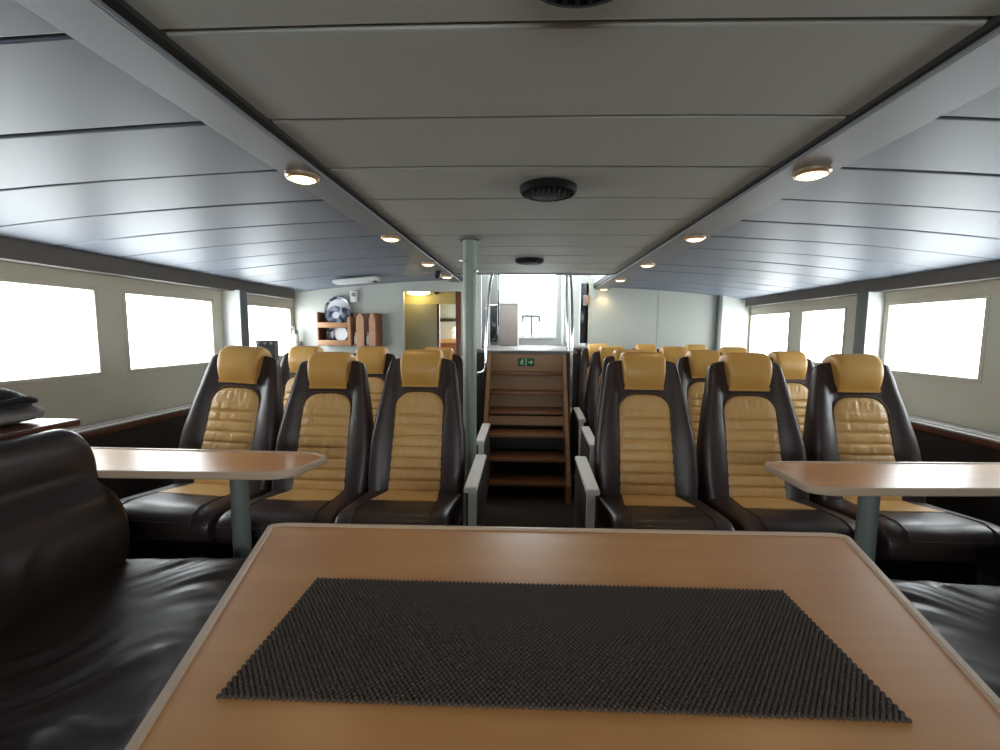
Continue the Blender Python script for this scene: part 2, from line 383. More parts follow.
# ------------------------------------------------------------------ wheelhouse beyond the stairs
LZ = 1.045
bm = nb(); box(bm, -0.42, 0.42, 3.76, 4.70, 0.0, LZ-0.02, mi=1); box(bm, -0.56, 0.66, 4.70, 5.42, 0.0, LZ-0.02, mi=1)
box(bm, -0.42, 0.42, 3.74, 4.70, LZ-0.02, LZ, 0.003, mi=0); box(bm, -0.56, 0.66, 4.70, 5.42, LZ-0.02, LZ, mi=0)
struct('floor_landing', bm, [NOSING, DARKPANEL], 'light grey landing at the top of the stairs', 'floor')
bm = nb(); FY = 5.36
wx0, wx1, wz0, wz1 = -0.325, 0.335, 1.155, 2.25
box(bm, -0.60, wx0, FY, FY+0.05, 0, 2.6); box(bm, wx1, 0.74, FY, FY+0.05, 0, 2.6); box(bm, wx0, wx1, FY, FY+0.05, 0, wz0); box(bm, wx0, wx1, FY, FY+0.05, wz1, 2.6)
struct('wall_wheelhouse_front', bm, LIGHTGREY, 'light grey wall around the bright window beyond the stairs', 'wall')
bm = nb()
for xa, xb in ((-0.60, -0.56), (0.74, 0.78)):
    box(bm, xa, xb, 3.97, FY+0.05, 1.70, 1.9); box(bm, xa, xb, 3.97, FY+0.05, 2.4, 2.6); box(bm, xa, xb, 3.97, 4.1, 1.9, 2.4); box(bm, xa, xb, 5.2, FY+0.05, 1.9, 2.4)
box(bm, -0.60, -0.56, YFL+0.02, FY+0.05, 0, 1.70); box(bm, -0.60, 0.78, 3.925, 3.965, 1.725, 2.6)
struct('wall_wheelhouse_side', bm, WHITE, 'white side walls above the stairs', 'wall')
bm = nb(); box(bm, -0.60, 0.78, 3.92, FY+0.05, 2.6, 2.65)
struct('ceiling_wheelhouse', bm, WHITE, 'white ceiling above the stair landing', 'ceiling')
bm = nb()
box(bm, wx0-0.015, wx0+0.012, FY-0.012, FY+0.03, wz0-0.015, wz1, 0.003); box(bm, wx1-0.012, wx1+0.015, FY-0.012, FY+0.03, wz0-0.015, wz1, 0.003)
box(bm, wx0-0.015, wx1+0.015, FY-0.02, FY+0.03, wz0-0.03, wz0+0.003, 0.003); box(bm, wx0, wx1, FY-0.012, FY+0.03, wz1-0.012, wz1+0.015, 0.003)
w = struct('window_20', bm, WHITE, 'tall bright window at the head of the stairs', 'window')
bm = nb(); box(bm, wx0, wx1, FY+0.02, FY+0.024, wz0, wz1); obj('glass', bm, GLASS, w, smooth=False)
portal(((wx0+wx1)/2, FY+0.055, (wz0+wz1)/2), (-PI/2, 0, 0), wx1-wx0, wz1-wz0)
for i, (x, s) in enumerate(((-0.58, -1), (0.76, 1))):  # unseen side windows added to brighten the stair head
    bm = nb(); box(bm, x-0.022, x+0.022, 4.1, 4.12, 1.9, 2.4); box(bm, x-0.022, x+0.022, 5.18, 5.2, 1.9, 2.4)
    box(bm, x-0.022, x+0.022, 4.1, 5.2, 1.9, 1.92); box(bm, x-0.022, x+0.022, 4.1, 5.2, 2.38, 2.4)
    w = struct('window_%d' % (21+i), bm, WHITE, 'added unseen high window brightening the landing from the %s' % ('left', 'right')[i], 'window')
    bm = nb(); box(bm, x-0.002, x+0.002, 4.1, 5.2, 1.9, 2.4); obj('glass', bm, GLASS, w, smooth=False)
    portal((x+s*0.03, 4.65, 2.15), (0, s*PI/2, 0), 0.5, 1.1)
# door posts seen at the left of the stairs
bm = nb(); box(bm, -0.455, -0.405, 4.00, 4.04, LZ, 1.72, 0.008)
struct('trim_12', bm, WHITE, 'white door post at the left of the stair head', 'trim')
bm = nb(); box(bm, -0.385, -0.355, 4.30, 4.33, LZ, 2.0, 0.006)
struct('trim_13', bm, LIGHTGREY, 'slim grey post behind the white stair head post', 'trim')
bm = nb(); box(bm, 0.40, 0.428, FY-0.05, FY, LZ, 2.0, 0.004)
struct('trim_14', bm, WHITE, 'white strip beside the dark panel right of the bright window', 'trim')
# dark cabinets either side of the window
t = thing('electronics_cabinet', 'black cabinet with bright metal strip left of the bright stair window', 'cabinet', (-0.40, 5.28, LZ+0.05))
bm = nb(); box(bm, -0.462, -0.345, 5.26, FY, LZ+0.04, 1.50, 0.003); obj('lower_panel', bm, SCREEN, t, t.location)
bm = nb(); box(bm, -0.462, -0.345, 5.27, FY, 1.515, 2.0, 0.003); obj('upper_panel', bm, POST, t, t.location)
bm = nb(); box(bm, -0.475, -0.340, 5.245, 5.275, 1.495, 1.518, 0.003); cyl(bm, (-0.47, 5.245, 1.47), (-0.47, 5.23, 1.47), 0.014); obj('metal_strip', bm, CHROME, t, t.location)
t = thing('notice_board', 'tall black panel right of the bright stair window', 'panel', (0.64, 5.30, 1.08))
bm = nb(); box(bm, 0.592, 0.685, 5.10, 5.14, 1.08, 1.745, 0.003); obj('board', bm, SCREEN, t, t.location)
bm = nb(); box(bm, 0.586, 0.594, 5.092, 5.142, 1.07, 1.76, 0.002); obj('edge_strip', bm, WHITE, t, t.location)
bm = nb(); box(bm, 0.622, 0.685, 5.06, 5.098, 1.50, 1.615, 0.004); box(bm, 0.655, 0.685, 5.05, 5.062, 1.52, 1.60, 0.002, mi=1)
tag(obj('wall_box', bm, [PINKISH, RACK], None, (0.65, 5.08, 1.5)), 'small beige box fixed on the tall black panel', 'box')
# console in front of the window
t = thing('helm_console', 'pale pinkish console standing left in front of the bright stair window', 'console', (-0.2, 5.15, LZ))
bm = nb(); box(bm, -0.305, -0.105, 5.02, 5.24, LZ, 1.505, 0.012); obj('body', bm, PINKISH, t, t.location)
bm = nb(); box(bm, -0.315, -0.09, 5.01, 5.25, 1.505, 1.532, 0.010, 3); box(bm, -0.108, -0.09, 5.012, 5.03, LZ, 1.51, 0.004); obj('top_edge', bm, WHITE, t, t.location)
bm = nb(); box(bm, -0.327, -0.311, 5.005, 5.02, 1.26, 1.66, 0.004); tag(obj('dark_rod', bm, BLACK, None, (-0.32, 5.01, 1.26)), 'dark vertical bar beside the bright stair window', 'bar')
# frame of another deckhouse outside
t = thing('deck_hatch', 'pale framed hatch seen outside through the bright stair window', 'hatch', (0.03, 7.0, 1.0))
bm = nb(); 
for a in ((-0.09, 0.21, 1.42, 1.465), (-0.09, 0.21, 1.09, 1.135)): box(bm, a[0], a[1], 6.98, 7.02, a[2], a[3], 0.003)
for a in ((-0.09, -0.045), (0.045, 0.085), (0.165, 0.21)): box(bm, a[0], a[1], 6.98, 7.02, 1.13, 1.425, 0.003)
obj('frame', bm, OUTSIDE, t, t.location)

# ------------------------------------------------------------------ staircase
SW = 0.2925
steps = [(3.13, 0.122), (3.21, 0.28), (3.29, 0.44), (3.46, 0.585), (3.56, 0.725), (3.655, 0.875)]
t = thing('staircase', 'steep brown wooden stairs rising from the aisle', 'stairs', (0, 3.4, 0))
for sx in (-1, 1):
    bm = nb(); xa, xb = sorted((sx*SW, sx*(SW+0.028)))
    poly = [(3.06, 0.0), (3.06, 0.13), (3.70, 1.02), (3.738, 1.02), (3.738, 0.0)]
    loft(bm, [[(xa, y, z) for y, z in poly], [(xb, y, z) for y, z in poly]])
    obj('stringer', bm, RISER, t, t.location)
for y, z in steps:
    bm = nb(); box(bm, -SW, SW, y, min(y+0.22, 3.735), z-0.026, z, 0.005); obj('tread', bm, TREAD, t, t.location)
for (ya, yb, z0, z1, m) in ((3.715, 3.735, 0.876, 1.02, RISER), (3.70, 3.715, 0.726, 0.848, RISER), (3.68, 3.70, 0.586, 0.698, RISER), (3.475, 3.49, 0.475, 0.545, RISER), (3.48, 3.50, 0.281, 0.413, DARKPANEL)):
    bm = nb(); box(bm, -SW, SW, ya, yb, z0, z1); obj('riser', bm, m, t, t.location)
bm = nb(); box(bm, -SW-0.03, SW+0.03, 3.70, 3.745, 1.02, LZ+0.002, 0.004); obj('nosing', bm, NOSING, t, t.location)
# exit sign on top riser
t = thing('exit_sign', 'small green escape sign with white pictograms on the top stair riser', 'sign', (0, 3.714, 0.95))
sx0, sx1, sz0, sz1 = -0.073, 0.062, 0.918, 0.985
bm = nb(); box(bm, sx0, sx1, 3.709, 3.7155, sz0, sz1, 0.001); obj('sign_plate', bm, GREEN, t, t.location)
bm = nb(); yy = 3.708
def stroke(bm, pts, r):
    tube(bm, [(x, yy, z) for x, z in pts], r, 6)
cx, cz = -0.038, 0.952
lathe(bm, (cx+0.006, yy, cz+0.020), [(0.0045, -0.001), (0.0045, 0.001)], 'y', 12)
stroke(bm, [(cx+0.004, cz+0.014), (cx-0.002, cz-0.002)], 0.0035)
stroke(bm, [(cx-0.002, cz-0.002), (cx+0.008, cz-0.010), (cx+0.006, cz-0.023)], 0.0026)
stroke(bm, [(cx-0.002, cz-0.002), (cx-0.007, cz-0.014), (cx-0.017, cz-0.016)], 0.0026)
stroke(bm, [(cx+0.003, cz+0.011), (cx+0.013, cz+0.004)], 0.002); stroke(bm, [(cx+0.002, cz+0.011), (cx-0.010, cz+0.008), (cx-0.013, cz+0.001)], 0.002)
obj('running_figure', bm, SIGNWHITE, t, t.location)
bm = nb(); box(bm, -0.008, -0.003, yy-0.001, yy+0.002, sz0+0.003, sz1-0.003); obj('divider', bm, SIGNWHITE, t, t.location)
bm = nb(); stroke(bm, [(0.012, cz), (0.046, cz)], 0.003); stroke(bm, [(0.033, cz+0.014), (0.047, cz), (0.033, cz-0.014)], 0.003)
obj('arrow', bm, SIGNWHITE, t, t.location)
# handrails
def rail(name, pts, r, label, nn=8):
    p = smooth_path(pts, nn); o = Vector(pts[-1])
    t = thing(name, label, 'handrail', o)
    bm = nb(); tube(bm, p, r, 18); obj('rail_tube', bm, CHROME, t, o)
    for q in (p[0], p[-1]):
        d = (p[1]-p[0]).normalized() if q is p[0] else (p[-1]-p[-2]).normalized()
        bm = nb(); cyl(bm, q - d*0.004, q + d*0.006, r*1.9, n=20); obj('flange', bm, CHROME, t, o)
rail('handrail', [(-0.30, 3.93, 1.735), (-0.295, 3.80, 1.66), (-0.298, 3.66, 1.60), (-0.318, 3.62, 1.35), (-0.327, 3.60, 1.10), (-0.328, 3.59, 0.93), (-0.345, 3.60, 0.885), (-0.40, 3.63, 0.865)], 0.0105, 'bent chrome grab rail left of the stairs beside the green pole')
rail('handrail', [(0.352, 3.90, 1.73), (0.35, 3.70, 1.60), (0.347, 3.52, 1.30), (0.347, 3.50, 0.90), (0.347, 3.50, 0.50), (0.347, 3.50, 0.0)], 0.012, 'tall chrome handrail on the right edge of the stairs')
rail('handrail', [(0.335, 3.92, 1.73), (0.328, 3.86, 1.55), (0.335, 3.84, 1.30), (0.345, 3.84, LZ)], 0.010, 'thin chrome grab rail on the landing right of the bright window')

# ------------------------------------------------------------------ support pole
t = thing('support_pole', 'grey green round pole from floor to ceiling left of the stairs', 'pole', (-0.313, 2.47, 0))
bm = nb(); cyl(bm, (-0.313, 2.47, 0.0), (-0.313, 2.47, 1.699), 0.0375, n=36); obj('shaft', bm, POLE, t, t.location)
bm = nb(); lathe(bm, (-0.313, 2.47, 1.70), [(0.058, 0), (0.058, 0.010), (0.042, 0.014)], '-z'); obj('flange', bm, POST, t, t.location)
for k in (-1, 1):
    bm = nb(); cyl(bm, (-0.313+k*0.049, 2.47, 1.70), (-0.313+k*0.049, 2.47, 1.682), 0.006, n=16); obj('bolt', bm, CHROME, t, t.location)
for zz, dx in ((1.575, -0.034), (1.52, 0.034)):
    bm = nb(); cyl(bm, (-0.313+dx*0.9, 2.445, zz), (-0.313+dx*1.6, 2.42, zz), 0.006, n=16); obj('hook', bm, CHROME, t, t.location)

# ------------------------------------------------------------------ ceiling fittings
def downlight(x, y, label):
    t = thing('downlight', label, 'lamp', (x, y, 1.68), 'round downlights along the ceiling strips')
    bm = nb(); lathe(bm, (x, y, 1.68), [(0.050, 0.0), (0.050, 0.008), (0.046, 0.013), (0.040, 0.014), (0.038, 0.010), (0.038, 0.0)], '-z', 32, ring=True); obj('rim', bm, GLOWRIM, t, t.location)
    bm = nb(); lathe(bm, (x, y, 1.68), [(0.0375, 0.004), (0.0375, 0.014), (0.028, 0.019), (0.010, 0.021)], '-z', 28); obj('lens', bm, WARM, t, t.location)
    l = bpy.data.lights.new('downlight_bulb', 'SPOT'); l.energy = 2.0; l.color = (1.0, 0.70, 0.38); l.spot_size = math.radians(130); l.spot_blend = 0.6; l.shadow_soft_size = 0.03
    lo = bpy.data.objects.new('downlight_bulb', l); COL.objects.link(lo); lo.location = (0, 0, -0.03); lo.parent = t
ordn = ['nearest', 'second', 'third', 'fourth', 'fifth']
for i, y in enumerate((1.43, 2.346, 3.222, 3.964)): downlight(-0.705, y, '%s lit round downlight on the left ceiling strip' % ordn[i])
for i, y in enumerate((1.41, 2.337, 3.236, 4.15, 5.02)): downlight(0.835, y, '%s lit round downlight on the right ceiling strip' % ordn[i])
bm = nb(); box(bm, -0.735, -0.695, 3.62, 3.68, 1.645, 1.68, 0.006); cyl(bm, (-0.715, 3.64, 1.65), (-0.715, 3.60, 1.635), 0.02, n=16)
tag(obj('ceiling_sensor', bm, BLACK, None, (-0.735, 3.65, 1.68)), 'small dark fitting on the left ceiling strip between two downlights', 'sensor')
for i, (y, lab) in enumerate(((0.628, 'black round ceiling speaker cut by the top picture edge'), (1.627, 'black round speaker in the middle of the grey ceiling'), (3.20, 'small-looking black speaker on the ceiling above the stairs'))):
    t = thing('ceiling_speaker', lab, 'speaker', (0.068 if i < 2 else 0.012, y, 1.70), 'round black ceiling speakers')
    x = t.location.x
    bm = nb(); lathe(bm, (x, y, 1.702), [(0.100, 0), (0.100, 0.012), (0.094, 0.022), (0.086, 0.024), (0.084, 0.018), (0.084, 0.0)], '-z', 40, ring=True); obj('rim', bm, SPEAKER, t, t.location)
    bm = nb()
    lathe(bm, (x, y, 1.702), [(0.084, 0.012), (0.084, 0.020), (0.06, 0.026), (0.02, 0.029)], '-z', 40)
    for k in range(-4, 5): 
        hw = math.sqrt(max(0.0, 0.08**2 - (k*0.018)**2)); box(bm, x+k*0.018-0.003, x+k*0.018+0.003, y-hw, y+hw, 1.6735, 1.682)
    obj('grille', bm, SPEAKER, t, t.location)
# fluorescent strip on left ceiling
t = thing('strip_light', 'short white unlit strip lamp on the left ceiling near the plate rack', 'lamp', (-1.46, 3.85, 1.64))
bm = nb(); R = Matrix.Translation((-1.46, 3.85, 1.635)) @ Matrix.Rotation(-0.085*-1, 4, 'Y') 
R = Matrix.Translation((-1.46, 3.85, 1.642)) @ Matrix.Rotation(-math.atan(0.083), 4, 'Y')
box(bm, -0.19, 0.19, -0.06, 0.06, -0.035, 0.0, 0.012, 3, R=R); obj('housing', bm, PLASTIC, t, t.location)
bm = nb(); box(bm, -0.16, 0.12, -0.045, 0.045, -0.046, -0.034, 0.006, 3, R=R); obj('diffuser', bm, CHINA, t, t.location)
bm = nb(); box(bm, 0.145, 0.175, -0.02, 0.02, -0.042, -0.034, 0.003, R=R); obj('switch', bm, BLACK, t, t.location)

# ------------------------------------------------------------------ plate rack etc. on left bulkhead
RY0, RY1 = 4.29, 4.45
t = thing('plate_rack', 'two-tier wooden plate rack on the left front wall', 'rack', (-1.93, RY1, 1.05))
rx0, rx1 = -2.02, -1.695
bm = nb(); box(bm, rx0, rx0+0.016, RY0, RY1, 1.05, 1.375, 0.003); obj('side_panel', bm, RACKDARK, t, t.location)
bm = nb(); box(bm, rx1-0.03, rx1, RY0, RY1, 1.05, 1.33, 0.003); obj('side_panel', bm, RACK, t, t.location)
for z in (1.075, 1.245):
    bm = nb(); box(bm, rx0+0.016, rx1-0.03, RY0+0.015, RY1, z, z+0.012); obj('shelf', bm, RACKDARK, t, t.location)
    bm = nb(); box(bm, rx0, rx1-0.03, RY0-0.002, RY0+0.014, z-0.02, z+0.032, 0.003); obj('front_rail', bm, RACK, t, t.location)
bm = nb(); box(bm, rx0, rx1-0.03, RY1-0.012, RY1, 1.05, 1.375); obj('back_panel', bm, RACKDARK, t, t.location)
def plate(x, y, zb, r, tilt, label, blue_w=0.34, rim_m=CHINABLUE):
    """upright round plate leaning back; zb = bottom"""
    t = thing('plate', label, 'plate', (x, y, zb), 'china plates in the plate rack')
    bm = nb(); lathe(bm, (0, 0, 0), [(0.01, 0.0), (r*0.5, 0.0), (r*(1-blue_w), 0.004), (r*(1-blue_w), 0.008), (0.01, 0.006)], 'y', 32)
    M = Matrix.Translation((0, 0, 0)) @ Matrix.Rotation(-tilt, 4, 'X') @ Matrix.Translation((0, 0, r))
    for v in bm.verts: v.co = M @ v.co
    obj('well', bm, CHINA, t)
    bm = nb(); lathe(bm, (0, 0, 0), [(r*(1-blue_w), 0.002), (r*0.97, 0.014), (r, 0.019), (r*0.97, 0.022), (r*(1-blue_w), 0.010)], 'y', 32, ring=True)
    for v in bm.verts: v.co = M @ v.co
    obj('rim', bm, rim_m, t)
plate(-1.865, 4.402, 1.258, 0.138, 0.12, 'large white oval-looking plate with dark rim standing on the upper rack tier', 0.20, DARKRIM)
plate(-1.855, 4.332, 1.258, 0.088, 0.12, 'small blue-rimmed plate in front on the upper rack tier', 0.62)
plate(-1.80, 4.366, 1.258, 0.082, 0.12, 'small blue plate to the right on the upper rack tier', 0.60)
plate(-1.895, 4.385, 1.088, 0.073, 0.10, 'blue-rimmed plate at the left on the lower rack tier', 0.45)
plate(-1.815, 4.345, 1.088, 0.075, 0.10, 'white plate at the right on the lower rack tier', 0.16, DARKRIM)
# bottle rack
t = thing('bottle_rack', 'brown wooden bottle rack right of the plate rack', 'rack', (-1.55, RY1, 1.05))
def fin(bm, x0, x1, ztop):
    loft(bm, [[(x0, RY0+0.01, 1.05), (x1, RY0+0.01, 1.05), (x1, RY0+0.01, ztop-0.05), ((x0+x1)/2+0.012, RY0+0.01, ztop), ((x0+x1)/2-0.012, RY0+0.01, ztop), (x0, RY0+0.01, ztop-0.05)],
              [(x0, RY0-0.004, 1.05), (x1, RY0-0.004, 1.05), (x1, RY0-0.004, ztop-0.05), ((x0+x1)/2+0.012, RY0-0.004, ztop), ((x0+x1)/2-0.012, RY0-0.004, ztop), (x0, RY0-0.004, ztop-0.05)]])
for xa, xb in ((-1.64, -1.565), (-1.515, -1.455)):
    bm = nb(); fin(bm, xa, xb, 1.36); obj('front_panel', bm, RACK, t, t.location)
bm = nb(); box(bm, -1.455, -1.44, RY0-0.004, RY1, 1.05, 1.37, 0.003); obj('side_panel', bm, RACKDARK, t, t.location)
bm = nb(); box(bm, -1.69, -1.44, RY1-0.012, RY1, 1.05, 1.37); box(bm, -1.69, -1.455, RY0+0.01, RY1-0.012, 1.05, 1.065); obj('back_panel', bm, RACKDARK, t, t.location)
for i, x in enumerate((-1.662, -1.540)):
    t = thing('bottle', ('white bottle in the left slot of the bottle rack', 'white bottle in the right slot of the bottle rack')[i], 'bottle', (x, 4.345, 1.066), 'white bottles in the bottle rack')
    bm = nb(); lathe(bm, (x, 4.345, 1.066), [(0.020, 0), (0.022, 0.006), (0.022, 0.07), (0.012, 0.088), (0.011, 0.098)], 'z', 20); obj('body', bm, CHINA, t, t.location)
    bm = nb(); lathe(bm, (x, 4.345, 1.066), [(0.013, 0.098), (0.013, 0.116)], 'z', 16); obj('cap', bm, PLASTIC, t, t.location)
# thermostat
t = thing('wall_thermostat', 'small white square control box on the front wall above the racks', 'control', (-1.705, YFL, 1.53))
bm = nb(); box(bm, -1.742, -1.672, YFL-0.035, YFL, 1.475, 1.588, 0.005); obj('housing', bm, PLASTIC, t, t.location)
bm = nb(); box(bm, -1.724, -1.694, YFL-0.038, YFL-0.034, 1.535, 1.565, 0.001); obj('dial', bm, BLACK, t, t.location)
bm = nb(); box(bm, -1.716, -1.702, YFL-0.040, YFL-0.037, 1.543, 1.557, 0.001); obj('dial_cap', bm, PLASTIC, t, t.location)
# switch box on ledge by window
t = thing('switch_box', 'dark grey box with three white buttons on the left ledge under the far window', 'box', (-2.21, 3.76, LEDZ+0.006))
bm = nb(); box(bm, -2.29, -2.125, 3.73, 3.79, LEDZ+0.006, 1.112, 0.004); obj('housing', bm, POST, t, t.location)
for x in (-2.268, -2.208, -2.155):
    bm = nb(); lathe(bm, (x, 3.73, 1.087), [(0.011, -0.001), (0.011, 0.006), (0.006, 0.008)], 'y', 16); obj('button', bm, CHINA, t, t.location)
# dispenser on wall corner
t = thing('pump_dispenser', 'pale dispenser with grey cap in the front left corner', 'dispenser', (-2.275, 4.36, 1.018))
bm = nb(); lathe(bm, (-2.275, 4.36, 1.03), [(0.030, 0), (0.032, 0.01), (0.032, 0.12), (0.022, 0.135)], 'z', 24); obj('body', bm, PLASTIC, t, t.location)
bm = nb(); lathe(bm, (-2.275, 4.36, 1.03), [(0.026, 0.135), (0.026, 0.165), (0.012, 0.17), (0.012, 0.195)], 'z', 20); box(bm, -2.287, -2.263, 4.31, 4.37, 1.225, 1.24, 0.003); obj('cap', bm, POST, t, t.location)
bm = nb(); box(bm, -2.315, -2.235, 4.31, YFL, 1.018, 1.03, 0.002); box(bm, -2.295, -2.255, YFL-0.012, YFL, 0.96, 1.09, 0.002); obj('bracket', bm, POST, t, t.location)

# ------------------------------------------------------------------ coach seats
TH = math.radians(17.0); BL = 0.66; B0 = Vector((0, 0, 0.43))
def bp(x, s, n):  # s metres up the back, n metres forward
    return B0 + Vector((x, s*math.sin(TH) - n*math.cos(TH), s*math.cos(TH) + n*math.sin(TH)))
def interp(tab, s):
    for (a, va), (b, vb) in zip(tab, tab[1:]):
        if s <= b:
            u = (s-a)/(b-a) if b > a else 0; u = max(0, min(1, u)); u = u*u*(3-2*u)
            return va + (vb-va)*u
    return tab[-1][1]
HW = [(-0.06, 0.220), (0.10, 0.232), (0.24, 0.232), (0.40, 0.210), (0.50, 0.190), (0.58, 0.177), (0.64, 0.166), (0.665, 0.152)]
BO = [(-0.06, 0.022), (0.08, 0.028), (0.28, 0.032), (0.45, 0.024), (0.56, 0.016), (0.665, 0.010)]
TK = [(-0.06, 0.12), (0.2, 0.13), (0.45, 0.105), (0.62, 0.08), (0.665, 0.06)]
def back_section(s, shrink=1.0, dn=0.0):
    hw, b, tk = interp(HW, s)*shrink, interp(BO, s), interp(TK, s)
    c = min(0.114, hw*0.70)
    half = [(0.0, 0.0), (c*0.6, 0.0), (c, 0.002), (c+0.012, b*0.40), (c+(hw-c)*0.42, b*0.85), (hw-0.026, b), (hw-0.009, b*0.75), (hw, b*0.15), (hw+0.001, -tk*0.35), (hw-0.006, -tk*0.75), (hw-0.035, -tk), (hw*0.5, -tk*1.05)]
    pts = half + [(0.0, -tk*1.06)] + [(-x, n) for x, n in reversed(half[1:])]
    return [(x, n*shrink + dn) for x, n in pts]
def build_back():
    bm = nb()
    levels = [-0.06, -0.02, 0.04, 0.10, 0.16, 0.22, 0.28, 0.34, 0.40, 0.45, 0.50, 0.54, 0.58, 0.61, 0.635, 0.652]
    loops = []
    for s in levels:
        lp = []
        for x, n in back_section(s):
            w = 0.0
            if abs(x) > 0.12: w = 0.004*noise.noise(Vector((x*4 + 3, s*22, 1.0)))*(1 if n > -0.02 else 0)
            lp.append(bp(x, s, n + w))
        loops.append(lp)
    loops.append([bp(x, 0.663, n) for x, n in back_section(0.66, 0.86, -0.006)])
    loops.append([bp(x, 0.668, n) for x, n in back_section(0.66, 0.55, -0.018)])
    loft(bm, loops)
    return bm
def build_back_insert():
    bm = nb(); s0, s1 = 0.012, 0.490; nx = 32; pitch = 0.0515; ny = 92
    g = []
    for j in range(ny+1):
        s = s0 + (s1-s0)*j/ny
        w = 0.131 - 0.016*(s-s0)/(s1-s0)
        r = 0.075
        if s > s1-r:
            q = (s-(s1-r))/r; w = w - r + r*math.sqrt(max(0.0, 1-q*q))
        ph = (s-s0)/pitch; fr = ph - math.floor(ph)
        puff = 0.013*(max(0.0, 1-(2*fr-1)**4))**0.8 + (0.0 if 0.06 < fr < 0.94 else -0.002)
        if s > s1-0.075: puff = 0.010*(1 - max(0, (s-(s1-0.03))/0.03)**2)
        row = []
        for i in range(nx+1):
            u = -1 + 2*i/nx
            x = w*u
            wr = 0.0050*noise.noise(Vector((x*60, s*13, 3.0)))*(1-abs(u)**3)*min(1.0, 2.5*math.sin(PI*fr))
            edge = 1 - abs(u)**6
            row.append(bm.verts.new(bp(x, s, 0.005 + (puff+wr)*edge)))
        g.append(row)
    for j in range(ny):
        for i in range(nx):
            f = bm.faces.new((g[j][i], g[j][i+1], g[j+1][i+1], g[j+1][i]))
    # skirt
    bound = [g[0][i] for i in range(nx+1)] + [g[j][nx] for j in range(1, ny+1)] + [g[ny][i] for i in range(nx-1, -1, -1)] + [g[j][0] for j in range(ny-1, 0, -1)]
    low = [bm.verts.new(v.co + Vector((0, math.cos(TH), -math.sin(TH)))*0.012) for v in bound]
    for i in range(len(bound)):
        bm.faces.new((bound[i], bound[(i+1) % len(bound)], low[(i+1) % len(bound)], low[i]))
    return bm
def insert_piping():
    bm = nb(); pts = []
    s0, s1, r = 0.0, 0.497, 0.078
    for s in lin(0.0, s1-r, 16): pts.append((-(0.135 - 0.016*(s/s1)), s))
    for k in range(1, 9):
        a = PI/2*k/8; w = 0.135-0.016
        pts.append((-(w - r + r*math.cos(a)), s1-r + r*math.sin(a)))
    full = pts + [(-x, s) for x, s in reversed(pts)]
    tube(bm, [bp(x, s, 0.008) for x, s in full], 0.0035, 6)
    return bm
def build_headrest():
    bm = nb()
    # profile in (s, n): wraps over the top of the back
    prof = [(0.475, 0.006), (0.478, 0.022), (0.490, 0.030), (0.510, 0.044), (0.545, 0.060), (0.590, 0.066), (0.635, 0.060), (0.672, 0.042), (0.694, 0.012), (0.700, -0.025),
            (0.692, -0.062), (0.670, -0.090), (0.630, -0.102), (0.58, -0.100), (0.56, -0.090), (0.60, -0.05), (0.60, 0.0)]
    prof = [(0.518 + (a-0.475)*0.87, b) for a, b in prof]
    c = (0.615, -0.01)
    loops = []
    for u in (-1.0, -0.985, -0.94, -0.85, -0.6, -0.3, 0, 0.3, 0.6, 0.85, 0.94, 0.985, 1.0):
        k = 1 - 0.22*abs(u)**14 if abs(u) < 0.999 else 0.62
        lp = []
        for s, n in prof:
            w = 0.091 + 0.009*max(0.0, min(1.0, (s-0.52)/0.12))
            ss = c[0] + (s-c[0])*(k if s > 0.6 else 1-(1-k)*0.35); nn = c[1] + (n-c[1])*k
            lp.append(bp(w*u, ss, nn + 0.002*noise.noise(Vector((u*3, s*20, 7)))))
        loops.append(lp)
    loft(bm, loops)
    return bm
def headrest_hem():
    bm = nb()
    loft(bm, [[bp(x, 0.514, 0.004), bp(x, 0.513, 0.020), bp(x, 0.526, 0.027), bp(x, 0.530, 0.008)] for x in lin(-0.091, 0.091, 8)])
    return bm
def build_cushion():
    bm = nb(); nx, n = 14, 0
    # loft along x of side profiles (y,z); front is -y
    def prof(k):
        return [(0.09, 0.33), (-0.36, 0.335), (-0.40, 0.36), (-0.415, 0.40), (-0.405, 0.445), (-0.375, 0.474), (-0.33, 0.482), (-0.24, 0.472), (-0.14, 0.458), (-0.04, 0.446), (0.05, 0.440), (0.10, 0.425)]
    cy, cz = -0.16, 0.40
    loops = []
    for u in (-1, -0.975, -0.92, -0.8, -0.55, -0.25, 0.0, 0.25, 0.55, 0.8, 0.92, 0.975, 1):
        k = {1: 0.80, 0.975: 0.91, 0.92: 0.97}.get(abs(u), 1.0)
        lift = 0.006*math.sin(PI*min(1, abs(u)))   # slightly dished
        loops.append([(0.226*u, cy + (y-cy)*(0.97 if k < 0.85 else 1 - (1-k)*0.4), cz + (z-cz)*k + (lift if z > 0.43 else 0) + 0.003*noise.noise(Vector((u*3, y*12, 2)))) for y, z in prof(u)])
    loft(bm, loops)
    return bm
def cushion_z(y):
    tab = [(-0.24, 0.472), (-0.14, 0.458), (-0.04, 0.446), (0.05, 0.440)]
    for (a, za), (b, zb) in zip(tab, tab[1:]):
        if y <= b: return za + (zb-za)*(y-a)/(b-a)
    return 0.44
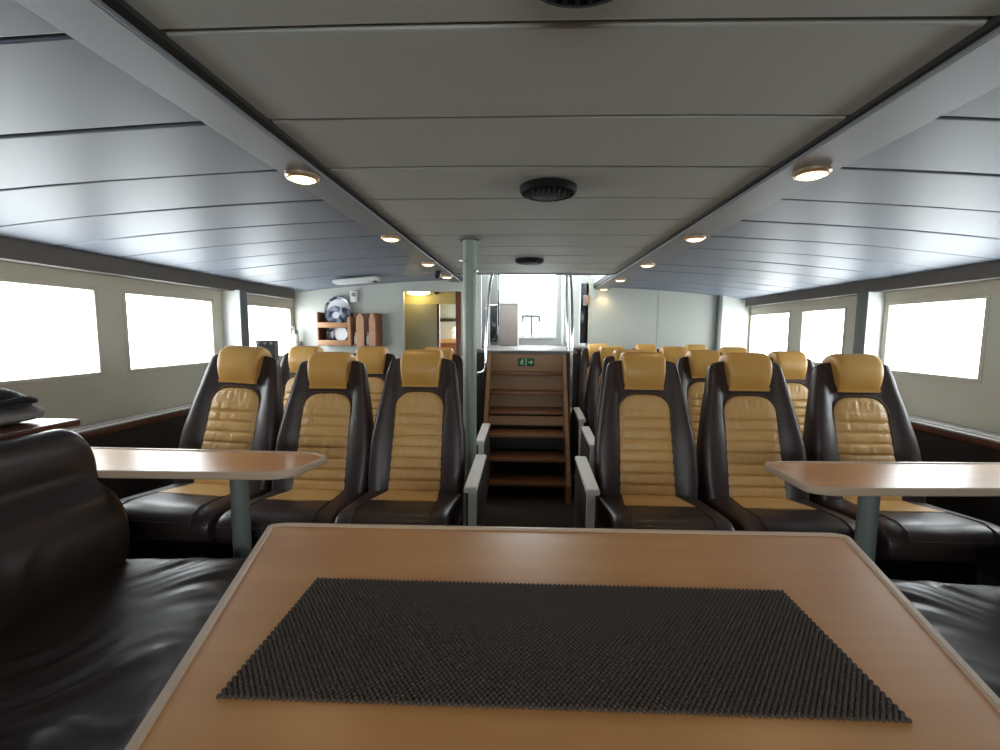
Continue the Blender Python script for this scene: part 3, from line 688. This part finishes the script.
def build_cushion_insert():
    bm = nb(); ny, nx = 10, 12; g = []
    for j in range(ny+1):
        y = -0.19 + 0.19*j/ny; w = 0.145 - 0.028*j/ny
        row = []
        for i in range(nx+1):
            u = -1 + 2*i/nx
            row.append(bm.verts.new((w*u, y, cushion_z(y) + 0.007 + 0.006*(1-abs(u)**4)*math.sin(PI*min(1, max(0.0, (j+0.5)/ny))))))
        g.append(row)
    for j in range(ny):
        for i in range(nx): bm.faces.new((g[j][i], g[j][i+1], g[j+1][i+1], g[j+1][i]))
    bound = [g[0][i] for i in range(nx+1)] + [g[j][nx] for j in range(1, ny+1)] + [g[ny][i] for i in range(nx-1, -1, -1)] + [g[j][0] for j in range(ny-1, 0, -1)]
    low = [bm.verts.new(v.co + Vector((0, 0, -0.02))) for v in bound]
    for i in range(len(bound)): bm.faces.new((bound[i], bound[(i+1) % len(bound)], low[(i+1) % len(bound)], low[i]))
    return bm
def seat_seams():
    bm = nb()
    for x in (-0.115, 0.115):
        tube(bm, [(x*1.25, -0.19, cushion_z(-0.19)+0.006), (x*1.3, -0.27, 0.481), (x*1.32, -0.34, 0.487), (x*1.33, -0.385, 0.472), (x*1.33, -0.408, 0.44)], 0.0028, 6)
    tube(bm, [(x, -0.405, 0.437) for x in lin(-0.215, 0.215, 6)], 0.003, 6)
    return bm
def make_seat(label):
    t = thing('coach_seat', label, 'seat', (0, 0, 0), 'high-backed coach seats')
    c = obj('seat_cushion', build_cushion(), LEATHER, t, angle=50, subsurf=1)
    obj('cushion_insert', build_cushion_insert(), QUILT, c)
    obj('seam', seat_seams(), LEATHER, c)
    b = obj('backrest', build_back(), LEATHER, t, angle=60, subsurf=1)
    obj('backrest_insert', build_back_insert(), QUILT, b, angle=60)
    obj('piping', insert_piping(), STITCH, b)
    h = obj('headrest', build_headrest(), YELLOW, t, angle=60, subsurf=1)
    obj('hem', headrest_hem(), YELLOW, h)
    bm = nb(); box(bm, -0.19, 0.19, -0.30, 0.12, 0.03, 0.335, 0.01); box(bm, -0.21, 0.21, -0.33, 0.15, 0.0, 0.03, 0.004)
    obj('pedestal', bm, BLACK, t)
    return t
def arm_meshes():
    bm = nb()   # dark side panel
    loft(bm, [[(x, -0.295, 0.16), (x, -0.295, 0.565), (x, 0.09, 0.580), (x, 0.13, 0.50), (x, 0.13, 0.16)] for x in (-0.022, 0.022)])
    p = bm
    bm = nb()   # light top
    loft(bm, [[(-0.025, y, z), (0.025, y, z), (0.0275, y, z+0.010), (0.024, y, z+0.020), (-0.024, y, z+0.020), (-0.0275, y, z+0.010)] for y, z in ((-0.318, 0.558), (-0.314, 0.563), (-0.15, 0.570), (0.09, 0.582), (0.10, 0.580))])
    tp = bm
    bm = nb()   # light front trim
    loft(bm, [[(-0.010, -0.297, z), (0.022, -0.297, z), (0.022, -0.315, z), (-0.010, -0.315, z)] for z in (0.17, 0.558)])
    return p, tp, bm
_p, _t, _f = arm_meshes()
def mk(name, bm, m):
    bmesh.ops.recalc_face_normals(bm, faces=bm.faces[:]); me = bpy.data.meshes.new(name); bm.to_mesh(me); bm.free(); me.materials.append(m); return me
ARM = [mk('armrest', _p, ARMDARK), mk('arm_pad', _t, SILVER), mk('front_trim', _f, SILVER)]
def add_arm(seat, x):
    a = bpy.data.objects.new('armrest', ARM[0]); COL.objects.link(a); a.parent = seat; a.location = (x/seat.scale.x, 0, 0)
    for nm, me in (('arm_pad', ARM[1]), ('front_trim', ARM[2])):
        o = bpy.data.objects.new(nm, me); COL.objects.link(o); o.parent = a
        if x < 0 and nm == 'front_trim': o.location.x = -0.012
        o['label'] = 'silver grey ' + nm.replace('_', ' ')
SEATY = 2.055
seat0 = make_seat('')
places = [
 # x, row offset, scale, label, armrest side
 (-1.487, 0.0, 1.03, 'front-row mustard and brown coach seat on the left by the window ledge', 0),
 (-0.988, 0.0, 1.02, 'front-row coach seat in the middle of the left block', 0),
 (-0.525, 0.0, 1.0, 'front-row coach seat on the aisle left of the stairs', 1),
 (-1.518, 0.80, 0.97, 'second-row coach seat on the left nearest the window', 0),
 (-1.057, 0.80, 0.97, 'second-row coach seat in the middle of the left block, below the bottle rack', 0),
 (-0.600, 0.80, 0.97, 'second-row coach seat beside the aisle, behind the grey green pole', 1),
 (0.572, 0.0, 1.03, 'front-row coach seat on the aisle right of the stairs', -1),
 (1.074, 0.0, 1.04, 'front-row coach seat in the middle of the right block, behind the table tip', 0),
 (1.590, 0.0, 1.06, 'front-row coach seat on the right by the wide window', 0),
 (0.675, 0.75, 0.98, 'second-row coach seat on the aisle in the right block', -1),
 (1.160, 0.75, 0.98, 'second-row coach seat in the middle of the right block', 0),
 (1.700, 0.75, 0.98, 'second-row coach seat on the right by the grey post', 0),
 (0.700, 1.50, 0.96, 'third-row coach seat on the aisle in the right block', -1),
 (1.200, 1.50, 0.96, 'third-row coach seat in the middle of the right block', 0),
 (1.690, 1.50, 0.96, 'third-row coach seat by the right windows', 0),
 (0.700, 2.22, 0.96, 'last-row coach seat on the aisle against the right front wall', 0),
 (1.165, 2.22, 0.96, 'last-row coach seat in the middle against the right front wall', 0),
 (1.650, 2.22, 0.96, 'last-row coach seat against the right front wall nearest the window', 0)]
for i, (x, dy, sx, lab, arm) in enumerate(places):
    s = copy_thing(seat0, (x, SEATY+dy, 0), lab, sx)
    if i == 0: s.rotation_euler.y = math.radians(2.5); s.location.z = 0.009
    if dy > 0 or i == 1: s.scale.z = 0.985
    if arm: add_arm(s, {-0.525: 0.307, 0.572: -0.304, -0.60: 0.335}.get(x, arm*0.29))
for ch in list(seat0.children_recursive): bpy.data.objects.remove(ch)
bpy.data.objects.remove(seat0)

# ------------------------------------------------------------------ tables
def round_poly(poly, rad, n=6):
    out = []
    m = len(poly)
    for i in range(m):
        p, a, b = Vector(poly[i]), Vector(poly[i-1]), Vector(poly[(i+1) % m])
        r = rad[i] if isinstance(rad, (list, tuple)) else rad
        da, db = (a-p), (b-p); r = min(r, da.length*0.45, db.length*0.45)
        p0, p1 = p + da.normalized()*r, p + db.normalized()*r
        for k in range(n+1):
            t = k/n; out.append(tuple((1-t)**2*p0 + 2*t*(1-t)*p + t*t*p1))
    return out
def inset(poly, d):
    n = len(poly); cx = sum(p[0] for p in poly)/n; cy = sum(p[1] for p in poly)/n
    out = []
    for i in range(n):
        a, b, c = Vector(poly[i-1]), Vector(poly[i]), Vector(poly[(i+1) % n])
        t = (c-a).normalized(); nr = Vector((-t.y, t.x))
        if nr.dot(Vector((cx, cy))-b) < 0: nr = -nr
        q = b + nr*d; out.append((q.x, q.y))
    return out
def edge_ring(bm, outer, inner, z0, z1, lip):
    L = lambda P, z: [bm.verts.new((x, y, z)) for x, y in P]
    mid = [((a[0]*0.8+b[0]*0.2), (a[1]*0.8+b[1]*0.2)) for a, b in zip(outer, inner)]
    mid2 = [((a[0]*0.25+b[0]*0.75), (a[1]*0.25+b[1]*0.75)) for a, b in zip(outer, inner)]
    rings = [L(inner, z0), L(mid, z0), L(outer, z0+0.006), L(outer, z1-0.002), L(mid, z1+lip), L(mid2, z1+lip), L(inner, z1)]
    n = len(outer)
    for a, b in zip(rings, rings[1:] + rings[:1]):
        for i in range(n): bm.faces.new((a[i], a[(i+1) % n], b[(i+1) % n], b[i]))
TZ = 0.72
def table(name, label, poly, rad, leg_xy, leg_r, loc, edgew=0.016, foot=True):
    t = thing(name, label, 'table', (*leg_xy, 0))
    P = round_poly(poly, rad); I = inset(P, edgew)
    bm = nb(); prism(bm, inset(P, edgew*0.9), TZ-0.020, TZ); tp = obj('tabletop', bm, CHERRY, t, t.location, angle=20)
    bm = nb(); edge_ring(bm, P, I, TZ-0.023, TZ, 0.004); e = obj('edge_trim', bm, EDGE, tp, t.location); e['label'] = 'pale raised wooden edge, caught light painted in'
    x, y = leg_xy
    bm = nb(); cyl(bm, (x, y, 0.012), (x, y, TZ-0.022), leg_r, n=28); obj('leg', bm, LEGGREY, t, t.location)
    bm = nb(); lathe(bm, (x, y, TZ-0.020), [(leg_r*2.6, 0), (leg_r*2.6, 0.006), (leg_r*1.2, 0.02)], '-z'); obj('mounting_plate', bm, LEGGREY, t, t.location)
    bm = nb(); lathe(bm, (x, y, 0), [(leg_r*3.4, 0), (leg_r*3.3, 0.008), (leg_r*1.3, 0.022)], 'z'); obj('foot', bm, LEGGREY, t, t.location)
    return t
table('dining_table', 'big cherry wood table in the foreground with a dark mat on it', [(-0.335, 0.05), (0.478, 0.05), (0.775, 1.058), (0.745, 1.075), (-0.60, 1.06), (-0.632, 1.045)],
      [0.06, 0.06, 0.05, 0.05, 0.05, 0.05], (0.07, 0.50), 0.05, None)
table('side_table', 'narrow cherry wood table in front of the left seats', [(-2.19, 1.41), (-0.85, 1.44), (-0.79, 1.47), (-0.752, 1.66), (-0.83, 1.705), (-2.19, 1.73)],
      [0.01, 0.04, 0.04, 0.02, 0.02, 0.01], (-1.055, 1.58), 0.031, None)
table('side_table', 'narrow cherry wood table in front of the right seats', [(0.96, 1.395), (2.26, 1.47), (2.26, 1.75), (0.965, 1.695), (0.887, 1.68), (0.893, 1.42)],
      [0.03, 0.01, 0.01, 0.02, 0.02, 0.04], (1.195, 1.56), 0.031, None)

# woven mat
bm = nb()
mx0, mx1, my0, my1 = -0.398, 0.486, 0.534, 0.815
px, py = 0.0080, 0.0052
nxm, nym = int((mx1-mx0)/px), int((my1-my0)/py)
z0 = TZ + 0.0006
box(bm, mx0+0.003, mx1-0.003, my0+0.003, my1-0.003, z0, z0+0.0012)
for j in range(nym+1):
    yy = my0 + py*j
    for i in range(nxm + (0 if j % 2 else 1)):
        xx = mx0 + px*(i + (0.5 if j % 2 else 0.0))
        top = [bm.verts.new((xx+dx*0.0036, yy+dy*0.0036, z0+0.0012)) for dx, dy in ((1,0),(0.5,0.8),(-0.5,0.8),(-1,0),(-0.5,-0.8),(0.5,-0.8))]
        up = [bm.verts.new((xx+dx*0.0020, yy+dy*0.0019, z0+0.0036)) for dx, dy in ((1,0),(0.5,0.8),(-0.5,0.8),(-1,0),(-0.5,-0.8),(0.5,-0.8))]
        lo = [bm.verts.new((v.co.x, v.co.y, z0)) for v in top]
        for k in range(6):
            bm.faces.new((top[k], top[(k+1)%6], up[(k+1)%6], up[k])); bm.faces.new((lo[k], lo[(k+1)%6], top[(k+1)%6], top[k]))
        bm.faces.new(up)
for v in bm.verts:   # slightly rotated / uneven edge
    v.co.y += 0.004*math.sin(v.co.x*2.2)*0.3
tag(obj('table_mat', bm, MATBLACK, None, (0.044, 0.675, z0), angle=20), 'dark brown open-weave rubber mat lying on the foreground table', 'mat')

# ------------------------------------------------------------------ sofas
def fold(p, a=1.0):
    """leather creases: warped ridged noise running across the cushion"""
    w = noise.noise(Vector((p.x*2.6, p.y*2.6, p.z*2.0)))
    big = 0.010*noise.noise(Vector((p.x*2.0 + 7, p.y*3.4, 4.0)))
    q = Vector((p.x*1.7 + w*1.2, p.y*6.5 - p.x*3.2 + w*2.2, p.z*2))
    r = 1 - abs(noise.noise(q))*3.2
    q2 = Vector((p.x*3.5 + w*2.0, p.y*15.0 - p.x*6.0 + w*4.0, p.z*2 + 9))
    r2 = 1 - abs(noise.noise(q2))*3.2
    m = max(0.0, 0.55 + 1.0*noise.noise(Vector((p.x*2.6 + 5, p.y*2.2, 1.0))))
    return a*(big + m*(0.013*max(-0.3, r) + 0.0045*max(-0.3, r2)))

def sofa(name, label, mirror):
    cx = 0.075
    def mx(x): return x if not mirror else 2*cx - x
    t = thing(name, label, 'sofa', (mx(-1.1), 0.4, 0))
    Y0, Y1 = -1.45, (1.455 if not mirror else 1.43)
    # seat cushion
    bm = nb(); nx, ny = 70, 260
    xa, xb = -1.40, -0.655
    def edge_profile(u):   # drop near edges
        return u
    top = []
    for j in range(ny+1):
        row = []
        for i in range(nx+1):
            u, v = i/nx, j/ny
            x = xa + (xb-xa)*u; y = Y0 + (Y1-Y0)*v
            d = 0.0
            for dist in ((1-u)*(xb-xa), (1-v)*(Y1-Y0), v*(Y1-Y0)):
                if dist < 0.06: d += 0.06 - math.sqrt(max(0, 0.06**2 - (0.06-dist)**2))
            z = 0.418 - d*0.8 + 0.022*math.sin(PI*u)*0.6
            f = fold(Vector((x, y, 0)))*(1.0 if d == 0 else 0.4)
            row.append(bm.verts.new((mx(x), y, z + f)))
        top.append(row)
    for j in range(ny):
        for i in range(nx): bm.faces.new((top[j][i], top[j][i+1], top[j+1][i+1], top[j+1][i]))
    bound = [top[0][i] for i in range(nx+1)] + [top[j][nx] for j in range(1, ny+1)] + [top[ny][i] for i in range(nx-1, -1, -1)] + [top[j][0] for j in range(ny-1, 0, -1)]
    low = [bm.verts.new((v.co.x, v.co.y, 0.27)) for v in bound]
    for i in range(len(bound)): bm.faces.new((bound[i], bound[(i+1) % len(bound)], low[(i+1) % len(bound)], low[i]))
    bm.faces.new(low)
    obj('seat_cushion', bm, SOFA, t, t.location, angle=70)
    # backrest, profile lofted along y
    prof = [(-1.42, 0.30), (-1.345, 0.40), (-1.318, 0.47), (-1.312, 0.53), (-1.325, 0.60), (-1.36, 0.66), (-1.415, 0.705), (-1.435, 0.73), (-1.432, 0.78), (-1.438, 0.835), (-1.458, 0.868), (-1.49, 0.880), (-1.525, 0.868), (-1.545, 0.82), (-1.548, 0.70), (-1.548, 0.55), (-1.548, 0.30)]
    # refine profile
    pf = [ (p.x, p.y) for p in smooth_path([(a, b, 0) for a, b in prof], 4)]
    bm = nb(); loops = []
    Ye = Y1 - 0.03; ys = lin(Y0, Ye-0.07, 190) + [Ye-0.055, Ye-0.04, Ye-0.025, Ye-0.012, Ye-0.004, Ye]
    c = (-1.47, 0.58)
    for y in ys:
        e = max(0.0, (y-(Ye-0.07))/0.07); k = 1 - (1-math.sqrt(max(0.0, 1-e*e)))*0.30
        lp = []
        for a, b in pf:
            f = fold(Vector((b*1.3, y*0.9, a)), 0.5)*(1 if a > -1.53 else 0)
            nrm = (1.0, 0.0) if b < 0.84 else (0.3, 0.9)
            zz = c[1] + (b-c[1])*k if b > c[1] else b
            lp.append((mx(c[0] + (a-c[0])*k + f*nrm[0]), y, zz + f*nrm[1]))
        loops.append(lp)
    loft(bm, loops)
    obj('backrest', bm, SOFA, t, t.location, angle=70)
    bm = nb(); xs = sorted((mx(-1.55), mx(-0.72))); box(bm, xs[0], xs[1], Y0+0.02, Y1-0.05, 0.06, 0.275, 0.008); obj('base', bm, DARKPANEL, t, t.location)
    bm = nb(); xs = sorted((mx(-1.53), mx(-0.78))); box(bm, xs[0], xs[1], Y0+0.05, Y1-0.09, 0.0, 0.06); obj('plinth', bm, BLACK, t, t.location)
sofa('lounge_sofa', 'black brown leather sofa along the left side of the foreground table', False)
sofa('lounge_sofa', 'black leather sofa along the right side of the foreground table', True)

# console behind left sofa
t = thing('console_shelf', 'mahogany topped console behind the left sofa', 'console', (-1.9, 0.2, 0))
bm = nb(); box(bm, -2.32, -1.60, -1.5, 1.375, 0, 0.862); obj('body', bm, DARKPANEL, t, t.location)
bm = nb(); box(bm, -2.325, -1.556, -1.5, 1.497, 0.862, 0.885, 0.003); obj('top', bm, MAHOG, t, t.location)
# folded cloth
bm = nb()
loops = []
for u in lin(-1, 1, 25):
    k = (1-abs(u)**6)**0.5 if abs(u) < 1 else 0.12
    ring = []
    for i in range(28):
        a = 2*PI*i/28; ca, sa = math.cos(a), math.sin(a)
        yy = 0.12*math.copysign(abs(ca)**0.55, ca)*max(k, 0.35); zz = 0.026*math.copysign(abs(sa)**0.7, sa)*max(k, 0.3)
        p = Vector((u*0.23, yy, zz))
        zz += 0.006*noise.noise(p*14)*(1 if sa > 0 else 0)
        ring.append((-1.845 + u*0.23, 1.375 + yy + 0.006*noise.noise(p*9), 0.8865 + 0.027 + max(zz, -0.026)))
    loops.append(ring)
loft(bm, loops)
tag(obj('folded_cloth', bm, CLOTH, None, (-1.845, 1.375, 0.8865)), 'folded grey cloth lying on the console behind the left sofa', 'cloth')
# black bag with curled edge
t = thing('soft_bag', 'black rounded bag with curled rim resting on the folded grey cloth', 'bag', (-1.858, 1.375, 0.945))
bm = nb(); loops = []
for k in range(13):
    a = PI/2*k/12; r = math.cos(a)**0.7 if k < 12 else 0.04; h = math.sin(a)
    loops.append([(-1.858 + 0.235*r*math.cos(2*PI*i/36), 1.375 + 0.12*r*math.sin(2*PI*i/36), 0.944 + 0.066*h + 0.004*noise.noise(Vector((math.cos(2*PI*i/36)*2, math.sin(2*PI*i/36)*2, h*3)))) for i in range(36)])
loft(bm, loops); obj('bag_body', bm, BAG, t, t.location)
bm = nb()
rim = [(-1.858 + 0.243*math.cos(2*PI*i/40), 1.375 + 0.128*math.sin(2*PI*i/40), 0.950 + 0.022*max(0, math.cos(2*PI*i/40))**6) for i in range(40)]
tube(bm, rim + [rim[0]], 0.009, 8); obj('rim', bm, BAG, t, t.location)

# ------------------------------------------------------------------ light, camera, colour
w = bpy.data.worlds.new('overcast_sky'); S.world = w; w.use_nodes = True
bg = w.node_tree.nodes['Background']; bg.inputs['Color'].default_value = (0.92, 0.965, 1.0, 1); bg.inputs['Strength'].default_value = 12.0

cd = bpy.data.cameras.new('camera'); cam = bpy.data.objects.new('camera', cd); COL.objects.link(cam); S.camera = cam
cd.sensor_fit = 'HORIZONTAL'; cd.sensor_width = 36.0; cd.lens = 36.0*450/1000; cd.shift_x = -0.011; cd.clip_start = 0.02; cd.clip_end = 100
yaw, pitch, roll = math.radians(1.9812), math.radians(5.4751), 0.0084
cam.matrix_world = Matrix.Translation((0, 0, 1.2)) @ Matrix.Rotation(yaw, 4, 'Z') @ Matrix.Rotation(PI/2-pitch, 4, 'X') @ Matrix.Rotation(roll, 4, 'Z')
S.view_settings.view_transform = 'Standard'; S.view_settings.look = 'None'; S.view_settings.gamma = 1.0; S.view_settings.use_curve_mapping = False
S.view_settings.exposure = 0.22
S.cycles.use_denoising = True
S.cycles.max_bounces = 10; S.cycles.diffuse_bounces = 6; S.cycles.glossy_bounces = 4; S.cycles.transparent_max_bounces = 12
S.cycles.sample_clamp_indirect = 6.0
